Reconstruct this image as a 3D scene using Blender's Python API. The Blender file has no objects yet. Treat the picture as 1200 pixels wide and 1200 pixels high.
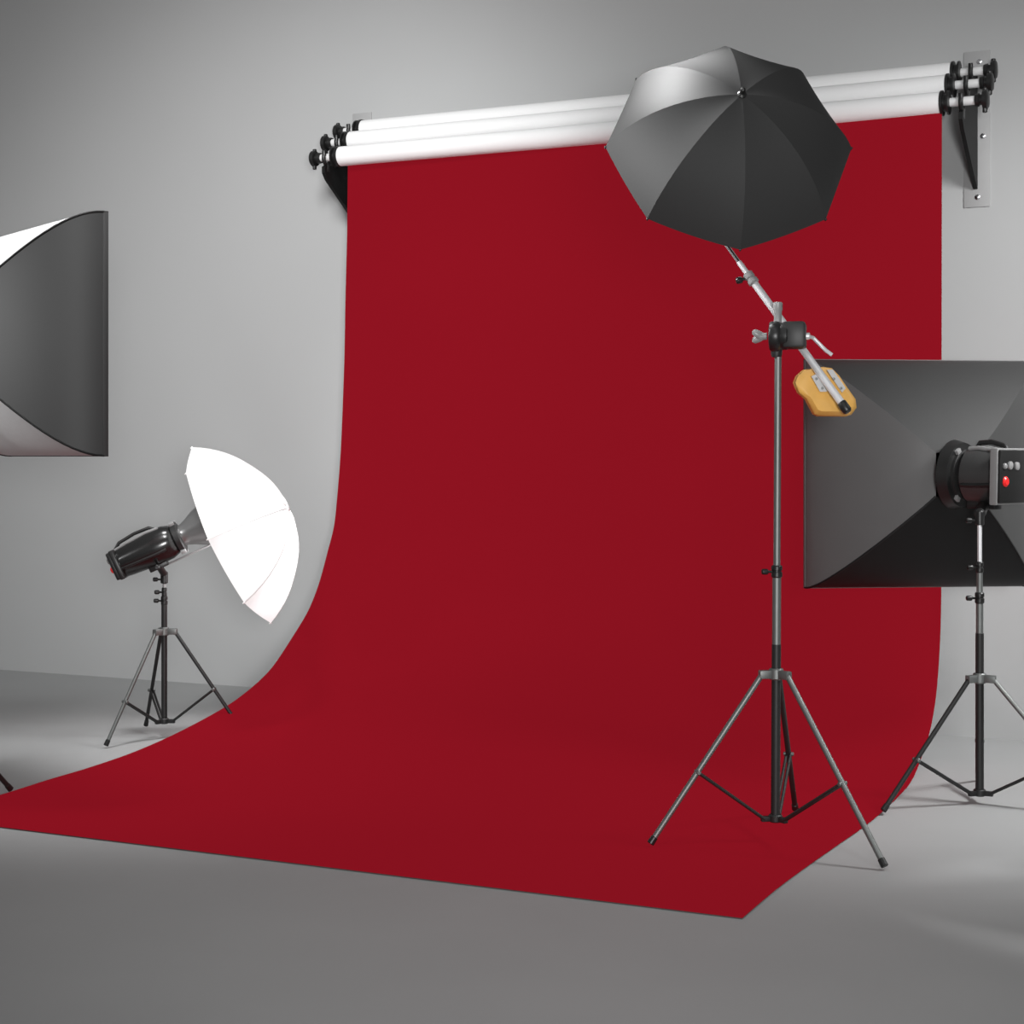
import bpy, bmesh, math, random
from mathutils import Vector, Matrix
random.seed(4)
S = bpy.context.scene
COL = S.collection

# ------------------------------------------------------------------ camera
# A level view camera 1.3 m above the floor, turned 25 degrees left of the wall's normal.
A = math.radians(25.02)
F = 1950.0                       # focal length in pixels of a 1200 px frame
HOR = 535.0                      # row of the horizon
H = 1.3
RIGHT = Vector((math.cos(A), math.sin(A), 0)); FWD = Vector((-math.sin(A), math.cos(A), 0)); UP = Vector((0, 0, 1))
CAM = Vector((0, 0, H))
cd = bpy.data.cameras.new('camera'); cam = bpy.data.objects.new('camera', cd); COL.objects.link(cam)
cam.location = CAM; cam.rotation_euler = (math.pi/2, 0, A)
cd.sensor_width = 36; cd.lens = 36*F/1200; cd.shift_y = -(600-HOR)/1200; cd.clip_end = 100
S.camera = cam
S.view_settings.view_transform = 'Standard'; S.view_settings.look = 'None'
S.view_settings.exposure = 0; S.view_settings.gamma = 1

def rd(r, d, z): return RIGHT*r + FWD*d + UP*z                      # right, depth, height
def at(px, py, d): return CAM + RIGHT*((px-600)/F*d) + FWD*d + UP*((HOR-py)/F*d)
def ray(px, py): return RIGHT*((px-600)/F) + FWD + UP*((HOR-py)/F)
def on_floor(px, py, z=0.0):
    v = ray(px, py); return CAM + v*((z-H)/v.z)
def on_y(px, py, y):
    v = ray(px, py); return CAM + v*(y/v.y)
def on_x(px, py, x):
    v = ray(px, py); return CAM + v*(x/v.x)

# ------------------------------------------------------------------ materials
def mat(name, col, rough=0.6, metal=0.0, spec=0.5, noise=0.0, scale=40.0, bump=0.0, emit=0.0, sheen=0.0, coat=0.0):
    m = bpy.data.materials.new(name); m.use_nodes = True
    nt = m.node_tree; b = nt.nodes['Principled BSDF']
    c = (col, col, col, 1) if isinstance(col, (int, float)) else (*col, 1)
    b.inputs['Base Color'].default_value = c
    b.inputs['Roughness'].default_value = rough; b.inputs['Metallic'].default_value = metal
    b.inputs['Specular IOR Level'].default_value = spec
    b.inputs['Sheen Weight'].default_value = sheen
    b.inputs['Coat Weight'].default_value = coat
    if emit:
        b.inputs['Emission Color'].default_value = c; b.inputs['Emission Strength'].default_value = emit
    if noise or bump:
        tc = nt.nodes.new('ShaderNodeTexCoord'); n = nt.nodes.new('ShaderNodeTexNoise')
        n.inputs['Scale'].default_value = scale; n.inputs['Detail'].default_value = 4
        nt.links.new(tc.outputs['Object'], n.inputs['Vector'])
        if noise:
            r = nt.nodes.new('ShaderNodeMix'); r.data_type = 'RGBA'
            r.inputs['A'].default_value = tuple(x*(1-noise) for x in c[:3])+(1,)
            r.inputs['B'].default_value = tuple(min(1, x*(1+noise)) for x in c[:3])+(1,)
            nt.links.new(n.outputs['Fac'], r.inputs['Factor']); nt.links.new(r.outputs['Result'], b.inputs['Base Color'])
        if bump:
            bp = nt.nodes.new('ShaderNodeBump'); bp.inputs['Strength'].default_value = bump; bp.inputs['Distance'].default_value = 0.01
            nt.links.new(n.outputs['Fac'], bp.inputs['Height']); nt.links.new(bp.outputs['Normal'], b.inputs['Normal'])
    return m

M = dict(
    wall=mat('grey painted plaster', (.495, .50, .50), .9, spec=.1, noise=.03, scale=1.2, bump=.03),
    floor=mat('grey studio floor', (.395, .40, .40), .6, spec=.2, noise=.05, scale=2.0, bump=.02),
    white=mat('faintly glowing white roll paper', .90, .7, spec=.15, noise=.01, emit=.04),  # slight self-glow lifts the brightness of the rolls
    tube=mat('white tube', .82, .4),
    black=mat('black plastic', .012, .38, noise=.2),
    blackm=mat('black painted metal', .02, .48, metal=.2, noise=.15),
    steel=mat('brushed dark steel', (.21, .22, .215), .5, metal=.8, noise=.08),
    chrome=mat('bright chrome', (.80, .80, .82), .22, metal=1.0, noise=.03),
    alu=mat('pale aluminium', (.78, .78, .80), .4, metal=.5, noise=.04),
    plate=mat('clear grey wall plate', (.42, .42, .42), .45, spec=.3, noise=.03),
    cloth=mat('charcoal umbrella cloth', .036, .65, spec=.2, noise=.06, scale=90),
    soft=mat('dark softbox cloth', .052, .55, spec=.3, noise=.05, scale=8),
    softlit_side=mat('softbox cloth lightened as lit side', .125, .55, spec=.3, noise=.05, scale=8),  # same dark cloth, light on the left side put into its colour
    softshade_top=mat('softbox cloth darkened as shaded top', .038, .6, spec=.3, noise=.05, scale=8),  # same dark cloth, shade on the upper panel put into its colour
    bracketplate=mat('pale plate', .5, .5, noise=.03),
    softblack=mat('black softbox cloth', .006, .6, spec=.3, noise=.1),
    softlit_top=mat('softbox cloth lightened as lit top', .62, .5, noise=.03),  # light falling on the dark top panel, painted as a pale tone
    softlit_bottom=mat('softbox cloth lightened as lit underside', .55, .5, noise=.05),  # brightness of the dark underside painted in as a grey tone
    diff=mat('white diffuser cloth', .85, .8, noise=.01),
    orange=mat('orange cast weight', (.76, .42, .10), .4, noise=.12, scale=25),
    red=mat('red plastic button', (.75, .02, .02), .35, emit=.15, noise=.03),
    grey=mat('grey plastic', .26, .35, noise=.05),
)

def gradient_orange(m):
    nt = m.node_tree; b = nt.nodes['Principled BSDF']
    return m

def self_lit_paper():
    m = bpy.data.materials.new('self-lit red seamless paper'); m.use_nodes = True
    nt = m.node_tree; b = nt.nodes['Principled BSDF']
    tc = nt.nodes.new('ShaderNodeTexCoord'); n = nt.nodes.new('ShaderNodeTexNoise'); n.inputs['Scale'].default_value = 3
    nt.links.new(tc.outputs['Object'], n.inputs['Vector'])
    r = nt.nodes.new('ShaderNodeMix'); r.data_type = 'RGBA'
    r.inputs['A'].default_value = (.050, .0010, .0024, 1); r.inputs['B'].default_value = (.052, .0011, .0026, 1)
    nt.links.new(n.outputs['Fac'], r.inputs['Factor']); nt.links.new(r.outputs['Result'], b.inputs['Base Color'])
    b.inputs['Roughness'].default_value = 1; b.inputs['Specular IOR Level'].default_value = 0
    b.inputs['Emission Color'].default_value = (.254, .0065, .0143, 1)  # front of the paper glows by itself, keeping the red flat and unshaded
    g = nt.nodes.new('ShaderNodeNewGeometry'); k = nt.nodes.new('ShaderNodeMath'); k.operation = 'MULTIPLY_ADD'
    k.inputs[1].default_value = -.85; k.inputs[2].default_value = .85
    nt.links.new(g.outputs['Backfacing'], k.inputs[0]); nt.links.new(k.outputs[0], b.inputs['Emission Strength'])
    return m
M['paper'] = self_lit_paper()

def white_cloth():
    m = bpy.data.materials.new('translucent white umbrella cloth'); m.use_nodes = True
    nt = m.node_tree; nt.nodes.clear()
    o = nt.nodes.new('ShaderNodeOutputMaterial'); mx = nt.nodes.new('ShaderNodeMixShader'); mx.inputs[0].default_value = .5
    d = nt.nodes.new('ShaderNodeBsdfDiffuse'); t = nt.nodes.new('ShaderNodeBsdfTranslucent')
    tc = nt.nodes.new('ShaderNodeTexCoord'); n = nt.nodes.new('ShaderNodeTexNoise'); n.inputs['Scale'].default_value = 30
    r = nt.nodes.new('ShaderNodeMix'); r.data_type = 'RGBA'
    r.inputs['A'].default_value = (.9, .9, .9, 1); r.inputs['B'].default_value = (.93, .93, .93, 1)
    nt.links.new(tc.outputs['Object'], n.inputs['Vector']); nt.links.new(n.outputs['Fac'], r.inputs['Factor'])
    nt.links.new(r.outputs['Result'], d.inputs['Color']); nt.links.new(r.outputs['Result'], t.inputs['Color'])
    nt.links.new(d.outputs[0], mx.inputs[1]); nt.links.new(t.outputs[0], mx.inputs[2]); nt.links.new(mx.outputs[0], o.inputs['Surface'])
    return m
M['whitecloth'] = white_cloth()

# ------------------------------------------------------------------ mesh helpers
def frame(z, up=UP):
    z = z.normalized(); x = up.cross(z)
    if x.length < 1e-4: x = Vector((1, 0, 0)).cross(z)
    x.normalize(); y = z.cross(x)
    return x, y, z

class MB:
    def __init__(s): s.bm = bmesh.new()
    def ring(s, c, x, y, r, n): return [s.bm.verts.new(c + x*(r*math.cos(2*math.pi*k/n)) + y*(r*math.sin(2*math.pi*k/n))) for k in range(n)]
    def bridge(s, a, b):
        n = len(a)
        for k in range(n): s.bm.faces.new((a[k], a[(k+1) % n], b[(k+1) % n], b[k]))
    def lathe(s, o, axis, prof, n=24, up=UP, cap=True, sx=1, sy=1):
        """prof: (distance along the axis, radius)"""
        x, y, z = frame(axis, up); x = x*sx; y = y*sy
        rs = [s.ring(o + z*t, x, y, max(r, 1e-4), n) for t, r in prof]
        for a, b in zip(rs, rs[1:]): s.bridge(a, b)
        if cap:
            s.bm.faces.new(rs[0][::-1]); s.bm.faces.new(rs[-1])
        return s
    def tube(s, a, b, r, r2=None, n=16, bev=0.0):
        L = (b-a).length; r2 = r if r2 is None else r2
        if bev: prof = [(0, r-bev), (bev, r), (L-bev, r2), (L, r2-bev)]
        else: prof = [(0, r), (L, r2)]
        return s.lathe(a, b-a, prof, n)
    def path(s, pts, r, n=10):
        prev = None; x, y, z = frame(pts[1]-pts[0])
        for i, p in enumerate(pts):
            t = (pts[min(i+1, len(pts)-1)] - pts[max(i-1, 0)]).normalized()
            x = (x - t*x.dot(t)).normalized(); y = t.cross(x)
            R = s.ring(p, x, y, r, n)
            if prev: s.bridge(prev, R)
            else: s.bm.faces.new(R[::-1])
            prev = R
        s.bm.faces.new(prev); return s
    def box(s, c, x, y, z, hx, hy, hz, bev=0.0):
        v = []
        tmp = bmesh.new()
        bmesh.ops.create_cube(tmp, size=2)
        for q in tmp.verts: q.co = Vector((q.co.x*hx, q.co.y*hy, q.co.z*hz))
        if bev: bmesh.ops.bevel(tmp, geom=tmp.edges[:], offset=bev, segments=2, affect='EDGES', profile=.5)
        mp = {q: s.bm.verts.new(c + x*q.co.x + y*q.co.y + z*q.co.z) for q in tmp.verts}
        for f in tmp.faces: s.bm.faces.new([mp[q] for q in f.verts])
        tmp.free(); return s
    def prism(s, poly, d):
        """closed polygon of points extruded by vector d"""
        a = [s.bm.verts.new(p) for p in poly]; b = [s.bm.verts.new(p+d) for p in poly]
        s.bm.faces.new(a[::-1]); s.bm.faces.new(b); s.bridge(a, b); return s
    def grid(s, rows):
        V = [[s.bm.verts.new(p) for p in r] for r in rows]
        for a, b in zip(V, V[1:]):
            for k in range(len(a)-1): s.bm.faces.new((a[k], a[k+1], b[k+1], b[k]))
        return s
    def ball(s, c, r, n=12):
        bmesh.ops.create_uvsphere(s.bm, u_segments=n, v_segments=n//2+2, radius=r, matrix=Matrix.Translation(c)); return s
    def build(s, name, m, parent=None, smooth=True, sharp=35, fix=True):
        bm = s.bm
        if fix: bmesh.ops.recalc_face_normals(bm, faces=bm.faces[:])
        off = base(parent) if parent else Vector((0, 0, 0))
        for v in bm.verts: v.co -= off
        me = bpy.data.meshes.new(name)
        for e in bm.edges:
            if len(e.link_faces) == 2 and e.calc_face_angle(0) > math.radians(sharp): e.smooth = False
        for f in bm.faces: f.smooth = smooth
        bm.to_mesh(me); bm.free(); me.materials.append(m)
        o = bpy.data.objects.new(name, me); COL.objects.link(o)
        if parent: o.parent = parent
        return o
def base(o):
    v = Vector((0, 0, 0))
    while o: v += o.location; o = o.parent
    return v
def thing(name, label, cat, loc, group=None):
    o = bpy.data.objects.new(name, None); COL.objects.link(o); o.empty_display_size = .1
    o.location = loc; o['label'] = label; o['category'] = cat
    if group: o['group'] = group
    return o

# ------------------------------------------------------------------ setting
WY = on_floor(1108, 862).y            # the wall stands on this line
mb = MB(); n = 24
mb.grid([[Vector((-14 + 22*i/n, WY, 6*j/12)) for i in range(n+1)] for j in range(13)])
w = mb.build('wall_back', M['wall']); w['kind'] = 'structure'
mb = MB(); mb.grid([[Vector((-14 + 22*i/n, -4 + (WY+4)*j/n, 0)) for i in range(n+1)] for j in range(n+1)])
fl = mb.build('floor', M['floor']); fl['kind'] = 'structure'
for o in (w, fl):
    pass

# ------------------------------------------------------------------ red backdrop
L_PIX = [(407.4, 215), (407, 250), (406.6, 280), (405, 340), (403.5, 420), (401.8, 470), (399, 533), (394.8, 585.5), (391.3, 617), (384.3, 645),
         (373.8, 683.5), (361.5, 715), (340.5, 750), (318.5, 782.5), (297, 804), (266.7, 826.7), (213.3, 856), (160, 880),
         (106.7, 898.7), (53.3, 914.7), (16, 926.7), (0, 931.5)]
R_PIX = [(1103.8, 170), (1103.5, 400), (1103.2, 687), (1101.8, 750), (1097.3, 813), (1090.3, 855), (1078, 893.5), (1064, 921.5), (1036, 949.5),
         (1015, 967), (980, 991.5), (945, 1016), (910, 1042), (869.8, 1076)]
FR = on_floor(869.8, 1076)
XR = FR.x; XL = on_floor(0, 931.5).x
def edge(pix, X):
    out = []
    for p in pix:
        q = on_x(*p, X)
        if q.z < .004: q = on_floor(*p, .004)
        out.append(q)
    return out
EL = edge(L_PIX, XL); ER = edge(R_PIX, XR)
EL.append(Vector((XL, FR.y, .004)))
RAD = .051
# rolls: centre line of each fitted to both its ends
roll_pix = [((425, 152.5), (1116, 86), .11), ((410.6, 165), (1109.6, 101.5), .235), ((398.7, 182.5), (1103, 122), .36)]
rolls = []
for a, b, s in roll_pix:
    y = WY - s; pa = on_y(*a, y); pb = on_y(*b, y)
    rolls.append((pa.x, pb.x, y, (pa.z+pb.z)/2))
fy, fz = rolls[2][2], rolls[2][3]
top = []
for E_, X in ((EL, XL), (ER, XR)):
    E_[0:0] = [Vector((X, E_[0].y+.002, fz+.01))]
def smooth_resample(P, N):
    Q = []
    n = len(P)
    for i in range(n-1):
        p0, p1, p2, p3 = P[max(i-1, 0)], P[i], P[i+1], P[min(i+2, n-1)]
        for k in range(12):
            t = k/12
            # centripetal-like, kept tight
            m1 = (p2-p0)*.5*min(1, (p2-p1).length/max(1e-6, (p1-p0).length) if i else 1); m2 = (p3-p1)*.5*min(1, (p2-p1).length/max(1e-6, (p3-p2).length) if i < n-2 else 1)
            m1 = m1 if m1.length < 1.2*(p2-p1).length else m1*(1.2*(p2-p1).length/m1.length)
            m2 = m2 if m2.length < 1.2*(p2-p1).length else m2*(1.2*(p2-p1).length/m2.length)
            h = (2*t**3-3*t*t+1, t**3-2*t*t+t, -2*t**3+3*t*t, t**3-t*t)
            Q.append(p1*h[0] + m1*h[1] + p2*h[2] + m2*h[3])
    Q.append(P[-1])
    d = [0]
    for a, b in zip(Q, Q[1:]): d.append(d[-1]+(b-a).length)
    out = []; j = 0
    for i in range(N+1):
        s = d[-1]*i/N
        while j < len(d)-2 and d[j+1] < s: j += 1
        t = (s-d[j])/max(1e-9, d[j+1]-d[j]); out.append(Q[j].lerp(Q[j+1], min(1, max(0, t))))
    return out
NL = 140
SL, SR = smooth_resample(EL, NL), smooth_resample(ER, NL)
mb = MB()
rows = []
for a, b in zip(SL, SR):
    r = [b.lerp(a, k/24) for k in range(25)]
    for p in r: p.z = max(p.z, .004)
    rows.append(r)
mb.grid(rows)
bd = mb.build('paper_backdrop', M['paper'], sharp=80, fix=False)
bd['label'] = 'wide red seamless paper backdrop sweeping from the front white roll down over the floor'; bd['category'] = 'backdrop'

# ------------------------------------------------------------------ wall brackets and rolls
hookX = [on_y(383.5, 184, fy).x, on_y(1127.5, 119, fy).x]
names = ['white paper roll nearest the wall, highest of three on the brackets', 'middle white paper roll, between the other two on the brackets',
         'front white paper roll, lowest of three, red backdrop hanging from it']
ends_px = [((398.5, 152), (1161, 80)), ((384, 166), (1156.5, 99)), ((371, 186), (1151, 121))]
for i, (xa, xb, y, z) in enumerate(rolls):
    t = thing('backdrop_roll', names[i], 'paper roll', Vector(((xa+xb)/2, y, z)), 'rolls on the wall brackets')
    mb = MB().tube(Vector((xa, y, z)), Vector((xb, y, z)), RAD, n=40, bev=.004); mb.build('paper_tube', M['white'], t)
    ka = on_y(*ends_px[i][0], y).x; kb = on_y(*ends_px[i][1], y).x
    mb = MB().tube(Vector((ka, y, z)), Vector((kb, y, z)), .020, n=20); mb.build('core', M['tube'], t)
    for sgn, xe, ke in ((-1, xa, ka), (1, xb, kb)):
        MB().lathe(Vector((xe, y, z)), Vector((sgn, 0, 0)), [(-.004, .05), (0, .056), (.010, .056), (.012, .040), (.026, .040), (.028, .054), (.036, .054), (.039, .03)], 28).build('end_collar', M['black'], t)
        kn = MB().lathe(Vector((ke, y, z)), Vector((sgn, 0, 0)), [(-.03, .027), (-.012, .03), (-.01, .024), (0, .024), (.003, .04), (.022, .042), (.027, .036), (.03, .012)], 20).build('end_knob', M['black'], t)
        MB().tube(Vector((ke + sgn*.012, y, z-.058)), Vector((ke + sgn*.012, y, z+.05)), .011, n=10, bev=.003).build('wing', M['black'], kn)
zt = [r[3] for r in rolls]
for si, X in enumerate(hookX):
    zb = on_y(1143, 222, WY).z
    t = thing('wall_bracket', ['black triangular wall bracket carrying the left ends of the white rolls', 'black triangular wall bracket on grey plate carrying the right ends of the rolls'][si],
              'bracket', Vector((X, WY, zb)), 'brackets carrying the backdrop rolls')
    pa = on_y(1128, 62, WY); pb = on_y(1158.5, 242, WY); hw = (pb.x-pa.x)/2; hh = (pa.z-pb.z)/2
    pc = Vector((X+.005, WY-.004, (pa.z+pb.z)/2 if si == 1 else (pa.z+pb.z)/2))
    MB().box(pc, Vector((1, 0, 0)), Vector((0, 1, 0)), UP, hw, .004, hh, .0015).build('wall_plate', M['plate'], t)
    for dx, dz in ((.003, -hh+.045), (.012, hh-.05), (.028, -.035)):
        MB().lathe(Vector((X+.005+dx, WY-.008, pc.z+dz)), Vector((0, -1, 0)), [(0, .013), (.004, .012), (.007, .006)], 14).build('screw', M['chrome'], t)
    yz = [(WY-.008, zt[0]+.01), (WY-.15, zt[0]-.065), (WY-.27, zt[1]-.075), (WY-.40, zt[2]-.055), (WY-.40, zt[2]-.085), (WY-.37, zt[2]-.12), (WY-.02, zb), (WY-.008, zb)]
    MB().prism([Vector((X-.009, y, z)) for y, z in yz], Vector((.018, 0, 0))).build('gusset_arm', M['softblack'], t)
    for (xa, xb, y, z) in rolls:
        pts = [Vector((X, y+.036*math.cos(q), z-.006+.036*math.sin(q))) for q in [math.radians(v) for v in range(150, 391, 20)]]
        pts = [pts[0]+Vector((0, -.004, .02))] + pts + [pts[-1]+Vector((0, .006, .012))]
        h = MB().path(pts, .0105, 10)
        h.box(Vector((X, y, z-.055)), Vector((1, 0, 0)), Vector((0, 1, 0)), UP, .011, .012, .022, .002)
        h.build('hook', M['black'], t)

# ------------------------------------------------------------------ stands
def knob(parent, c, d, r=.011, L=.045):
    k = MB().tube(c, c+d*L, r*.45, n=10).lathe(c+d*L, d, [(-.004, r*.8), (0, r), (.014, r), (.018, r*.7)], 14)
    return k.build('knob', M['black'], parent)
def stand(label, ctr, feet, z_hub, z_low, sections, collars, rcol=.0155, rleg=.0085, brace_t=.6, top_xy=None, light=True, knob_dir=None, dark=()):
    """ctr: floor point under the column; feet: three floor points; sections: (z0, z1, radius, material); collars: z of each telescopic clamp"""
    t = thing('light_stand', label, 'light stand', ctr, 'tripod light stands')
    zt = sections[-1][1]
    tilt = (top_xy - ctr)/zt if top_xy is not None else Vector((0, 0, 0)); tilt.z = 0
    ax = lambda z: ctr + tilt*z + UP*z
    for i, (z0, z1, r, m) in enumerate(sections):
        MB().tube(ax(z0), ax(z1), r, n=18, bev=.001).build('column_tube', M[m], t)
    kd = (knob_dir or -RIGHT)
    for zc, r in collars:
        c = MB().lathe(ax(zc-.02), UP, [(0, r), (.004, r+.003), (.018, r+.003), (.02, r), (.024, r), (.026, r+.003), (.038, r+.003), (.042, r)], 20).build('collar', M['black'], t)
        knob(c, ax(zc)+kd*r, kd, .010, .018)
    dirs = [Vector((f.x-ctr.x, f.y-ctr.y, 0)).normalized() for f in feet]
    hub = MB().lathe(ax(z_hub-.018), UP, [(0, rcol+.006), (.004, rcol+.009), (.034, rcol+.009), (.038, rcol+.005)], 20)
    for d in dirs: hub.box(ax(z_hub)+d*.038, d, UP.cross(d), UP, .022, .013, .014, .003)
    hub = hub.build('top_hub', M['steel' if light else 'blackm'], t)
    low = MB().lathe(ax(z_low-.012), UP, [(0, rcol+.003), (.004, rcol+.008), (.022, rcol+.008), (.026, rcol+.004)], 20)
    for d in dirs: low.box(ax(z_low)+d*.032, d, UP.cross(d), UP, .018, .009, .009, .002)
    low.build('lower_hub', M['blackm'], t)
    for k, (f, d) in enumerate(zip(feet, dirs)):
        p0 = ax(z_hub)+d*.05; p1 = f + UP*.012
        dv = (p1-p0).normalized(); tipc = p1 - dv*.018
        m = M['steel'] if (k < 2 and light and k not in dark) else M['blackm']
        leg = MB().tube(p0, tipc, rleg, n=14).build('leg', m, t)
        MB().tube(tipc - dv*.01, p1, rleg+.002, rleg+.003, n=12, bev=.002).build('rubber_foot', M['black'], leg)
        q = p0.lerp(p1, brace_t)
        br = MB(); s = UP.cross(d); e0 = ax(z_low)+d*.04
        for sg in (-1, 1): br.tube(e0+s*.007*sg, q+s*.007*sg, .0058, n=8)
        br.build('brace', M['blackm'], t)
        MB().tube(q-s*.018, q+s*.018, .0075, n=12, bev=.002).build('pivot', M['steel'], leg)
    return t, ax

# boom stand in front of the backdrop
D1 = 5.57*F/1940
c1 = rd((908.5-600)/F*D1, D1, 0)
feet1 = [on_floor(762, 993, .004), on_floor(1037, 1020), on_floor(932, 952, .004)]
zpx = lambda y, D: H + (HOR-y)/F*D
st1, ax1 = stand('tall tripod stand holding the boom arm, set in front of the red backdrop', c1, feet1, zpx(790, D1), zpx(959, D1),
      [(zpx(962, D1), zpx(755, D1), .0155, 'blackm'), (zpx(770, D1), zpx(668, D1), .0145, 'steel'), (zpx(672, D1), zpx(378, D1), .0118, 'steel')],
      [(zpx(670, D1), .0155)], .0155, .0098, .58, top_xy=rd((912-600)/F*D1, D1, 0))

# ------------------------------------------------------------------ boom arm and clamp
DB0, DB1 = 5.80, 5.50
P_low = at(992, 480, DB1); P_up = at(833, 262, DB0)
bv = (P_low-P_up).normalized()
bt = thing('boom_arm', 'silver telescopic boom arm clamped across the tall stand below the black umbrella', 'boom arm', at(922, 393, D1))
def on_boom(px):                       # the point of the boom's axis at this column of the picture
    f = lambda s: P_up.lerp(P_low, s)
    lo, hi = 0., 1.
    for _ in range(40):
        m_ = (lo+hi)/2; q = f(m_)-CAM; x = 600 + F*q.dot(RIGHT)/q.dot(FWD)
        if x < px: lo = m_
        else: hi = m_
    return f(lo)
Q1, Q2 = on_boom(879), on_boom(985)
MB().tube(P_up, on_boom(868), .0072, n=14).build('thin_tube', M['chrome'], bt)
MB().tube(on_boom(866), Q1, .0095, n=14).build('middle_tube', M['alu'], bt)
MB().tube(Q1, P_low, .0128, n=18).build('outer_tube', M['alu'], bt)
sl = MB().lathe(Q1-bv*.02, bv, [(0, .012), (.004, .018), (.022, .018), (.024, .015), (.03, .015), (.032, .019), (.045, .019), (.05, .013)], 18).build('sleeve_clamp', M['grey'], bt)
kd = (-RIGHT*.95 - UP*.25).normalized()
knob(sl, Q1+kd*.012, kd, .012, .02)
MB().lathe(P_low-bv*.03, bv, [(0, .0145), (.002, .0158), (.034, .0158), (.04, .012)], 20).build('end_cap', M['black'], bt)
# clamp: two joined drums on an axis across the picture
cc = at(913, 394, D1-.06)
cx = (RIGHT*.97 - FWD*.22).normalized()
MB().lathe(cc-cx*.034, cx, [(0, .030), (.003, .046), (.010, .050), (.030, .050), (.036, .047), (.040, .044), (.0405, .044), (.046, .046), (.060, .046), (.064, .042)], 32).build('clamp_drum', M['black'], bt)
MB().box(at(931, 393, D1-.06), cx, cx.cross(UP).normalized(), UP, .038, .050, .044, .010).build('clamp_block', M['blackm'], bt)
MB().lathe(at(910, 408, D1), UP, [(-.03, .016), (-.02, .019), (.01, .02), (.02, .016)], 20).build('stand_socket', M['blackm'], bt)
MB().lathe(at(911.5, 384, D1-.045), UP, [(0, .013), (.055, .0135), (.06, .016), (.082, .016), (.085, .013)], 16).build('spigot', M['grey'], bt)
kc = cc - cx*.04
wn = MB().tube(kc, kc-cx*.025, .012, n=12, bev=.002)
for sg in (1, -1):
    wn.lathe(kc-cx*.018, (-cx*.8 + UP*.45*sg - FWD*.35*sg).normalized(), [(0, .014), (.015, .014), (.03, .011), (.036, .004)], 12, sx=.7)
wn.build('wing_knob', M['grey'], bt)
lv = at(942, 394, D1-.06)
lm = MB().tube(lv, lv+cx*.02, .012, n=14, bev=.002)
lm.path([lv+cx*.014, at(953, 396, D1-.04), at(960, 403, D1-.045), at(967, 410, D1-.05), at(975, 416, D1-.052)], .0065, 10)
lm.build('clamp_lever', M['alu'], bt)

# counterweight
wd = DB1+.075
poly = [(932, 448), (935, 440), (943, 433), (966, 429.5), (976, 431), (985, 440), (1004, 468), (1005, 478), (999, 486), (993, 488), (960, 487.5), (955, 485), (945.5, 467), (937, 460)]
ct = thing('counterweight', 'orange cast counterweight plated onto the low end of the boom arm', 'counterweight', at(968, 460, wd))
mb = MB(); P = [at(x, y, wd) for x, y in poly]; cen = sum(P, Vector())/len(P)
mb2 = bmesh.new()
nrm = (-FWD*.9 + UP*.25 + RIGHT*.1).normalized()
loops = []
for f_, dz, tl in ((.80, -.004, .22), (.97, .006, .1), (1.0, .02, 0), (1.0, .05, 0), (.93, .065, 0)):
    loops.append([mb.bm.verts.new(cen + (p-cen)*f_ + FWD*(dz + tl*(p-cen).z)) for p in P])
for a, b in zip(loops, loops[1:]): mb.bridge(a, b)
mb.bm.faces.new(loops[0][::-1]); mb.bm.faces.new(loops[-1])
mb.build('cast_weight', M['orange'], ct, sharp=50)
for side, q in ((0, [(951, 441), (957, 438), (975, 456), (968, 459), (961, 459)]), (1, [(969, 433.5), (976, 433), (991, 455), (987, 460), (984, 456)])):
    MB().prism([at(x, y, wd-.014) for x, y in q], FWD*.004).build('mounting_plate', M['bracketplate'], ct)
for x, y in ((956.5, 444), (963.5, 455), (977, 444), (985.5, 455)):
    MB().lathe(at(x, y, wd-.013), -FWD, [(0, .0048), (.003, .0045), (.004, .002)], 10).build('bolt', M['steel'], ct)

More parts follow.
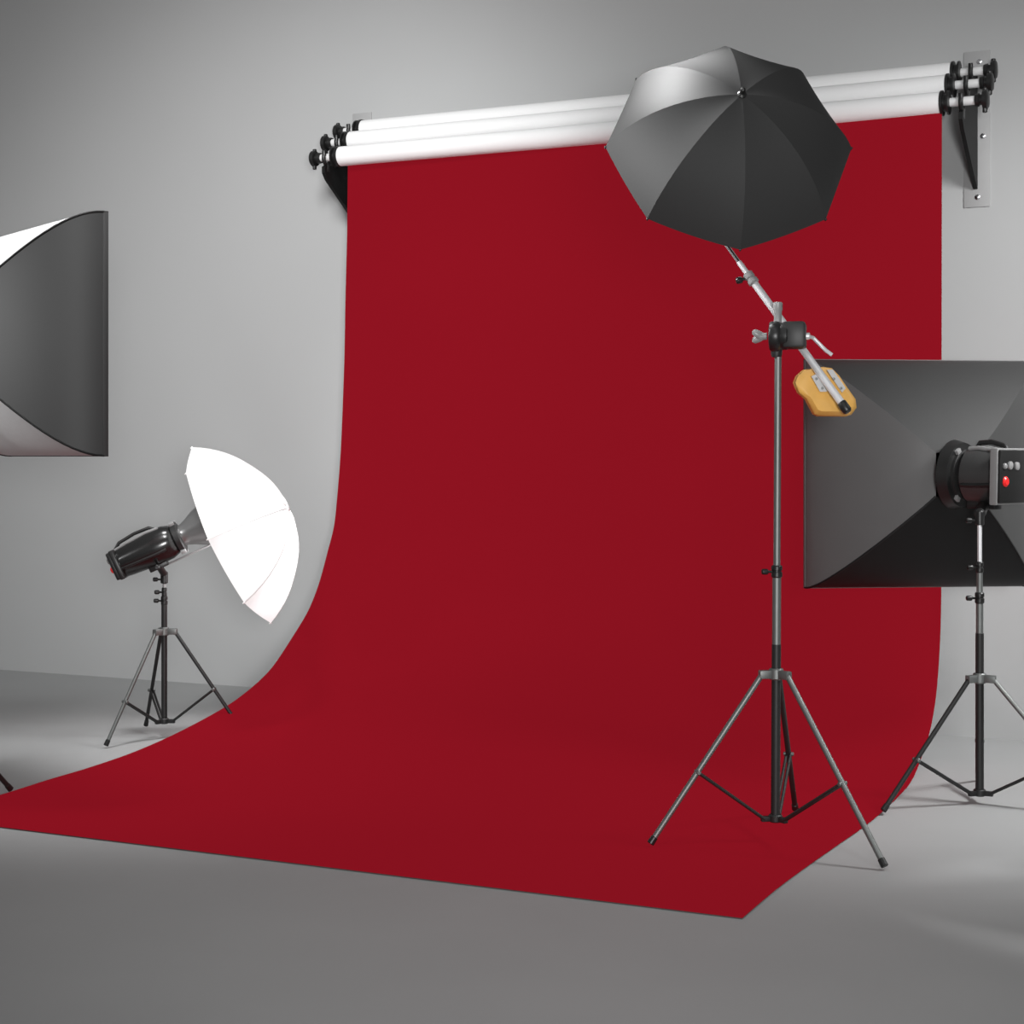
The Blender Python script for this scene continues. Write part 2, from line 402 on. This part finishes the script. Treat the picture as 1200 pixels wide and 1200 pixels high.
# ------------------------------------------------------------------ umbrellas
def umbrella(label, C, n_, R, h, phase, mat_, shaft_back, group, e1=None, sag=.02, ribmat='blackm', nr=8, bulge=.035):
    n_ = n_.normalized()
    if e1 is None: e1 = RIGHT
    e1 = (e1 - n_*e1.dot(n_)).normalized(); e2 = n_.cross(e1)
    if e2.z < 0: e2 = -e2
    t = thing('umbrella', label, 'umbrella', C, group)
    th = 2*math.atan(h/R); rr = R/math.sin(th)
    rib = lambda k, s: C + n_*(rr*math.cos(s*th) - rr*math.cos(th)) + (e1*math.cos(phase+2*math.pi*k/nr) + e2*math.sin(phase+2*math.pi*k/nr))*(rr*math.sin(s*th))
    mb = MB(); NS, NK = 14, 8
    apex = mb.bm.verts.new(C+n_*h); prev = None
    for i in range(1, NS+1):
        s = i/NS; row = []
        for k in range(nr):
            a, b = rib(k, s), rib(k+1, s)
            for j in range(NK):
                u = j/NK; w = 4*u*(1-u)
                p = a.lerp(b, u)
                # the cloth is stretched between the ribs: a little rounder near the tip, hollow at the rim
                p = p - n_*(sag*w*s*s*R*.6) + n_*(bulge*w*R*s*(1-s))
                row.append(mb.bm.verts.new(p))
        if prev is None:
            for q in range(len(row)): mb.bm.faces.new((apex, row[q], row[(q+1) % len(row)]))
        else:
            for q in range(len(row)): mb.bm.faces.new((prev[q], row[q], row[(q+1) % len(row)], prev[(q+1) % len(row)]))
        prev = row
    cpy = mb.build('canopy', mat_, t, sharp=9)
    sh = MB().tube(C+n_*(h-.01), C-n_*shaft_back, .005, n=10).build('shaft', M['grey'], t)
    MB().lathe(C+n_*(h-.004), n_, [(0, .016), (.006, .015), (.012, .009), (.03 if ribmat == 'blackm' else .013, .008), (.034 if ribmat == 'blackm' else .014, .004)], 14).build('ferrule', M['black' if ribmat == 'blackm' else 'white'], t)
    for k in range(nr):
        MB().path([rib(k, .02+.98*i/10) - n_*.008 for i in range(11)], .0028, 6).build('rib', M[ribmat], t)
        tip = rib(k, 1.0); MB().ball(tip, .0042, 8).build('rib_tip', M[ribmat], t)
    return t

CB = at(854.2, 172.9, 5.52)
umbrella('black photo umbrella, domed side towards the viewer, on top of the boom arm', CB, rd(.0471, -1.0257, .5481), .4114, .266, -1.5444, M['cloth'], .30, 'photo umbrellas', sag=.045, bulge=-.03)
CW = at(271.2, 627, 7.62)
nw = rd(.9407, -.0551, .4299)
umbrella('white translucent photo umbrella fixed to the flash by the left edge of the backdrop', CW, nw, .4417, .285, .0284, M['whitecloth'], .36, 'photo umbrellas',
         e1=-FWD, sag=.02, ribmat='white', bulge=.09)

# ------------------------------------------------------------------ flash heads
def flash(label, O, z, scale=1.0, reflector=True, mount=None, roll_up=UP, bodyr=.075, group='studio flash heads', lf=1.0, pw=.070, ph=.066, shell='blackg', bx=-.036, dx=0):
    """O: middle of the front collar; z: shooting direction"""
    x, y, z = frame(z, roll_up); k = scale; lz = lambda c: c*lf if c < -.02 else c
    t = thing('studio_flash', label, 'flash head', O, group)
    P = lambda a, b, c: O + x*(a*k) + y*(b*k) + z*(lz(c)*k)
    # body: barrel that narrows to the rear panel
    prof = [(-.30, .058), (-.295, .066), (-.25, .072), (-.12, .082), (-.05, .080), (-.02, .070), (-.012, .064)]
    MB().lathe(O, z, [(lz(a)*k, b*k) for a, b in prof], 32, roll_up, sx=.92, sy=1.0).build('body', M[shell], t)
    # moulded ridges along the barrel
    for a in (70, 110, -20, 200):
        q = math.radians(a); d = x*(math.cos(q)*.92) + y*math.sin(q)
        MB().path([O+z*(lz(c)*k)+d*(r*k) for c, r in ((-.285, .068), (-.22, .077), (-.12, .085), (-.06, .082))], .0065*k, 8).build('ridge', M['grey'] if a > 0 and a < 180 else M['black'], t)
    MB().lathe(O, z, [(-.012*k, .066*k), (-.008*k, .074*k), (.014*k, .076*k), (.018*k, .070*k), (.022*k, .060*k)], 32, roll_up).build('front_collar', M['blackm'], t)
    for a in (60, 120, 240, 300):
        q = math.radians(a); d = x*math.cos(q) + y*math.sin(q)
        MB().box(O + d*(.078*k) + z*(.004*k), d, z.cross(d), z, .008*k, .010*k, .012*k, .002).build('lock_lug', M['grey'], t)
    # rear control panel
    pn = MB().box(P(0, 0, -.306), x, y, z, pw*k, ph*k, .012*k, .006).build('control_panel', M['black'], t)
    MB().box(P(0, 0, -.29), x, y, z, (pw+.005)*k, (ph+.005)*k, .012*k, .005).build('panel_rim', M['grey' if dx else 'black'], t)
    for (a, b, r) in ((-.03, .03, .013), (.008, .032, .013), (.038, .03, .009)):
        MB().lathe(P(a+dx, b, -.315), -z, [(0, r*k), (.012*k, r*.9*k), (.014*k, r*.6*k)], 16).build('dial', M['grey'], pn)
    MB().lathe(P(bx, -.014, -.315), -z, [(0, .016*k), (.010*k, .015*k), (.014*k, .010*k)], 16).build('power_button', M['red'], pn)
    MB().box(P(.02, -.03, -.316), x, y, z, .018*k, .010*k, .003*k, .001).build('socket', M['grey'], pn)
    # carrying handle over the top
    MB().path([P(0, .065, -.28), P(0, .088, -.25), P(0, .098, -.17), P(0, .095, -.10), P(0, .075, -.075)], .008*k, 10).build('handle', M['black'], t)
    if reflector:
        r = MB(); x2, y2 = x, y
        pr = [(.020, .050), (.035, .052), (.06, .062), (.10, .083), (.135, .096), (.14, .099), (.139, .094), (.134, .091), (.10, .078), (.06, .057), (.03, .045)]
        r.lathe(O, z, [(a*k, b*k) for a, b in pr], 36, roll_up, cap=False).build('reflector', M['bowl'], t)
        MB().lathe(O, z, [(.05*k, .02*k), (.08*k, .02*k), (.095*k, .012*k)], 14).build('flash_tube', M['diff'], t)
    # bracket down to the stand
    if mount is not None:
        b = P(0, -.085, -.13)
        MB().box(P(0, -.083, -.13), x, y, z, .022*k, .014*k, .045*k, .004).build('tilt_block', M['black'], t)
        sw = MB().tube(b, mount+UP*.012, .016*k, n=14, bev=.002)
        sw.lathe(mount-UP*.03, UP, [(0, .014), (.003, .017), (.05, .017), (.055, .013)], 16)
        sw = sw.build('stand_mount', M['black'], t)
        MB().tube(b - x*.02*k, b - x*.06*k, .007*k, n=10).lathe(b-x*.06*k, -x, [(0, .012*k), (.02*k, .012*k), (.024*k, .008*k)], 12).build('tilt_handle', M['black'], sw)
        knob(sw, mount - RIGHT*.014 - UP*.012, -RIGHT, .010, .02)
    return t
M['blackg'] = mat('glossy black shell', .010, .22, spec=.6, noise=.1, coat=.2)
M['bowl'] = mat('polished bowl metal', .42, .28, metal=.85, noise=.03)
M['shell'] = mat('dark grey shell', .045, .32, spec=.5, noise=.1)

# left flash with the white umbrella
D2 = 7.68
c2 = rd((192.5-600)/F*D2, D2, 0)
foot_r = on_floor(279, 852, .055)
feet2 = [on_floor(124, 877), foot_r, on_floor(171, 853)]
st2, ax2 = stand('short tripod stand under the white umbrella flash, left of the backdrop', c2, feet2, zpx(740, D2), zpx(845, D2),
      [(zpx(848, D2), zpx(706, D2), .0135, 'blackm'), (zpx(712, D2), zpx(693, D2), .0105, 'blackm'), (zpx(697, D2), zpx(674, D2), .008, 'grey')],
      [(zpx(704, D2), .0125), (zpx(694, D2), .009)], .0135, .0085, .62, dark=(1,))
zl = rd(.90, .08, .41).normalized()
flash('black studio flash with silver bowl reflector firing into the white umbrella', at(208, 630, D2-.05), zl, 1.0, True, ax2(zpx(676, D2)))

# right flash with the softbox
D3 = 6.2*F/1940
c3 = rd((1148-600)/F*D3, D3, 0)
def rnd(c, r, deg): return rd(c.dot(RIGHT)+r*math.cos(math.radians(deg)), c.dot(FWD)+r*math.sin(math.radians(deg)), 0)
fl_ = on_floor(1035, 954, .004)
rad3 = Vector((fl_.x-c3.x, fl_.y-c3.y, 0)).length
feet3 = [fl_, rnd(c3, rad3, -31), rnd(c3, rad3, 74.3)]
st3, ax3 = stand('tripod stand beneath the softbox at the right edge of the backdrop', c3, feet3, zpx(795, D3), zpx(929, D3),
      [(zpx(933, D3), zpx(742, D3), .0155, 'blackm'), (zpx(750, D3), zpx(700, D3), .0135, 'steel'), (zpx(705, D3), zpx(664, D3), .0115, 'steel'), (zpx(670, D3), zpx(604, D3), .0085, 'alu')],
      [(zpx(701, D3), .0145), (zpx(665, D3), .0115)], .0155, .0090, .62, dark=(0,))

def softbox(label, C, ax, W, depth, ringoff, mats, group='softboxes', inner=.16, pw=1.0, ring_axis=None, ringr=1.42):
    """C: middle of the front opening, ax: direction it faces; mats: left, right, top, bottom as seen from behind"""
    x, y, z = frame(ax); x = -x      # x to the right when looking along the axis
    t = thing('softbox', label, 'softbox', C, group)
    hw = W/2; N = 22
    hs = lambda q: inner + (1-inner)*math.cos(q*math.pi/2)**pw
    def pt(sx, sy, q): return C + x*(sx*hw*hs(q) + ringoff*q) + y*(sy*hw*hs(q)) - z*(depth*q)
    for nm, (a, b), m in (('side_panel', ((-1, -1), (-1, 1)), mats[0]), ('side_panel', ((1, -1), (1, 1)), mats[1]), ('top_panel', ((-1, 1), (1, 1)), mats[2]), ('bottom_panel', ((-1, -1), (1, -1)), mats[3])):
        rows = []
        for i in range(N+1):
            q = i/N; p0, p1 = pt(*a, q), pt(*b, q)
            rows.append([p0.lerp(p1, j/10) for j in range(11)])
        MB().grid(rows).build(nm, m, t, sharp=80)
    for sx in (-1, 1):
        for sy in ((-1,) if mats[2] is M['softshade_top'] else (-1, 1)):
            MB().path([pt(sx, sy, i/16) for i in range(17)], .0045 if sy < 0 or mats[2] is not M['softshade_top'] else .002, 6).build('corner_seam', M['softblack'] if sy < 0 else mats[2] if mats[2] is M['softshade_top'] else M['softblack'], t)
    # lip round the front
    lip = MB()
    for a, b in (((-1, -1), (1, -1)), ((1, -1), (1, 1)), ((1, 1), (-1, 1)), ((-1, 1), (-1, -1))):
        p0, p1 = C + x*a[0]*hw + y*a[1]*hw, C + x*b[0]*hw + y*b[1]*hw
        d = (p1-p0).normalized(); nn = d.cross(z)
        lip.box((p0+p1)/2 + z*.006, d, nn, z, hw+.003, .003, .010, .001)
    lip.build('front_lip', mats[0], t)
    MB().grid([[C + x*(hw-.01)*(2*i/8-1) + y*(hw-.01)*(2*j/8-1) + z*.003 for i in range(9)] for j in range(9)]).build('diffuser', M['diff'], t)
    rc = C + x*ringoff - z*depth; ri = inner*hw
    MB().lathe(rc, ring_axis or z, [(-.03, ri*.92), (-.028, ri*ringr*.92), (.012, ri*ringr), (.016, ri*1.0), (-.026, ri*.86)], 32, cap=False).build('speed_ring', M['black'], t)
    return t, rc, (x, y, z)

# right softbox: the opening faces away and slightly left
rl = (944-600)/F*6.42; rr_ = (1198-600)/F*6.54
C3 = rd((rl+rr_)/2, (6.42+6.54)/2, H)*1.06; C3.z = zpx(555, 6.87); a3 = rd(-.12, .99, 0).normalized()
zf = rd(-.70, .71, .02).normalized()
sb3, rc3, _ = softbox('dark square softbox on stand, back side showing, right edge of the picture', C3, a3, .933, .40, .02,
                      (M['softlit_side'], M['soft'], M['softshade_top'], M['softblack']), inner=.182, pw=.8, ring_axis=zf, ringr=1.6)
flash('black studio flash with red button mounted behind the right softbox', rc3 - zf*.03, zf, 1.32, False, ax3(zpx(606, D3)), lf=.52, pw=.095, ph=.076, shell='shell', bx=.068, dx=.036)

# left softbox: the opening faces right and away; its near side shows
near = Vector(rd((122-600)/F*6.1, 6.1, 0)); ph = math.radians(38)
a4 = rd(math.cos(ph), math.sin(ph), 0); inpl = rd(math.sin(ph), -math.cos(ph), 0)
zc4 = (zpx(248, 6.1)+zpx(534, 6.1))/2; W4 = zpx(248, 6.1)-zpx(534, 6.1)
C4 = near - inpl*(W4/2) + UP*zc4
sb4, rc4, _ = softbox('dark softbox, top panel coloured as lit, cut by the left edge of the picture', C4, a4, W4, .44, 0,
                      (M['soft'], M['soft'], M['softlit_top'], M['softlit_bottom']), inner=.18, pw=1.0)
hd = rc4 - a4*.02
c4 = Vector((hd.x, hd.y, 0)) - a4*.14
fo = on_floor(13, 929)
f4d = Vector((fo.x-c4.x, fo.y-c4.y, 0)); r4 = f4d.length; a0 = math.degrees(math.atan2(f4d.dot(FWD), f4d.dot(RIGHT)))
feet4 = [fo, rnd(c4, r4, a0+120), rnd(c4, r4, a0-120)]
zt4 = zc4 - .12
st4, ax4 = stand('tripod stand of the left softbox, only one dark leg showing at the left edge', c4, feet4, .50, .06,
      [(.04, .95, .0155, 'blackm'), (.9, 1.3, .0135, 'steel'), (1.28, zt4, .0115, 'steel')], [(.95, .0155), (1.3, .0135)], .0155, .0095, .6, light=False)
flash('black studio flash mounted behind the left softbox', hd, a4, 1.2, False, ax4(zt4-.02))

# ------------------------------------------------------------------ light
def look(o, target): o.rotation_euler = (target-o.location).to_track_quat('-Z', 'Y').to_euler()
def area(name, loc, target, power, sx, sy, spread=180):
    l = bpy.data.lights.new(name, 'AREA'); l.shape = 'RECTANGLE'; l.size = sx; l.size_y = sy; l.energy = power; l.spread = math.radians(spread)
    o = bpy.data.objects.new(name, l); COL.objects.link(o); o.location = loc; look(o, target); return o
def spot(name, loc, target, power, ang, blend, rad):
    l = bpy.data.lights.new(name, 'SPOT'); l.energy = power; l.spot_size = math.radians(ang); l.spot_blend = blend; l.shadow_soft_size = rad
    o = bpy.data.objects.new(name, l); COL.objects.link(o); o.location = loc; look(o, target); return o
spot('front_key', rd(.5, -1.5, 1.5), on_y(600, 400, WY), 1200, 55, 1.0, .5)
spot('added_umbrella_spot', rd(.0, 5.80, 3.62), at(818, 130, 5.46), 430, 21, .9, .08)  # unseen lamp added to brighten the umbrella's upper panels
spot('added_umbrella_side_spot', rd(-1.9, 5.6, 3.2), at(800, 190, 5.45), 800, 19, .6, .3)  # unseen lamp added to grade the umbrella's left panels
spot('added_wall_spot', rd(-1.3, 4.4, 4.2), on_y(330, 430, WY), 760, 62, 1.0, .6)  # unseen lamp added to brighten the wall on the left
spot('added_wall_spot_right', rd(2.9, 4.2, 3.4), on_y(1190, 400, WY), 400, 50, 1.0, .5)  # unseen lamp added to brighten the wall on the right
spot('added_floor_spot', rd(-1.8, 6.0, 5.5), rd(-1.6, 6.9, 0), 760, 36, 1.0, .4)  # unseen lamp added to lift the floor by the left stand
spot('added_floor_spot_right', rd(3.7, 5.4, 3.3), rd(1.9, 6.5, .2), 580, 60, 1.0, .4)  # unseen lamp added to lift the floor by the right stand
spot('added_left_softbox_spot', rd(-3.6, 4.4, 2.2), C4 - a4*.35, 260, 30, 1.0, .3)  # unseen lamp added to lighten the rear of the left softbox
spot('front_floor_spot', rd(.4, 2.6, 5.0), rd(.35, 4.6, 0), 150, 54, 1.0, .5)
p = bpy.data.lights.new('flash_light', 'POINT'); p.energy = 7.5; p.shadow_soft_size = .05
po = bpy.data.objects.new('flash_light', p); COL.objects.link(po); po.location = CW + nw.normalized()*.05 - UP*.07
wd_ = bpy.data.worlds.new('studio'); S.world = wd_; wd_.use_nodes = True
bg = wd_.node_tree.nodes['Background']; bg.inputs[0].default_value = (1, 1, 1, 1); bg.inputs[1].default_value = .20
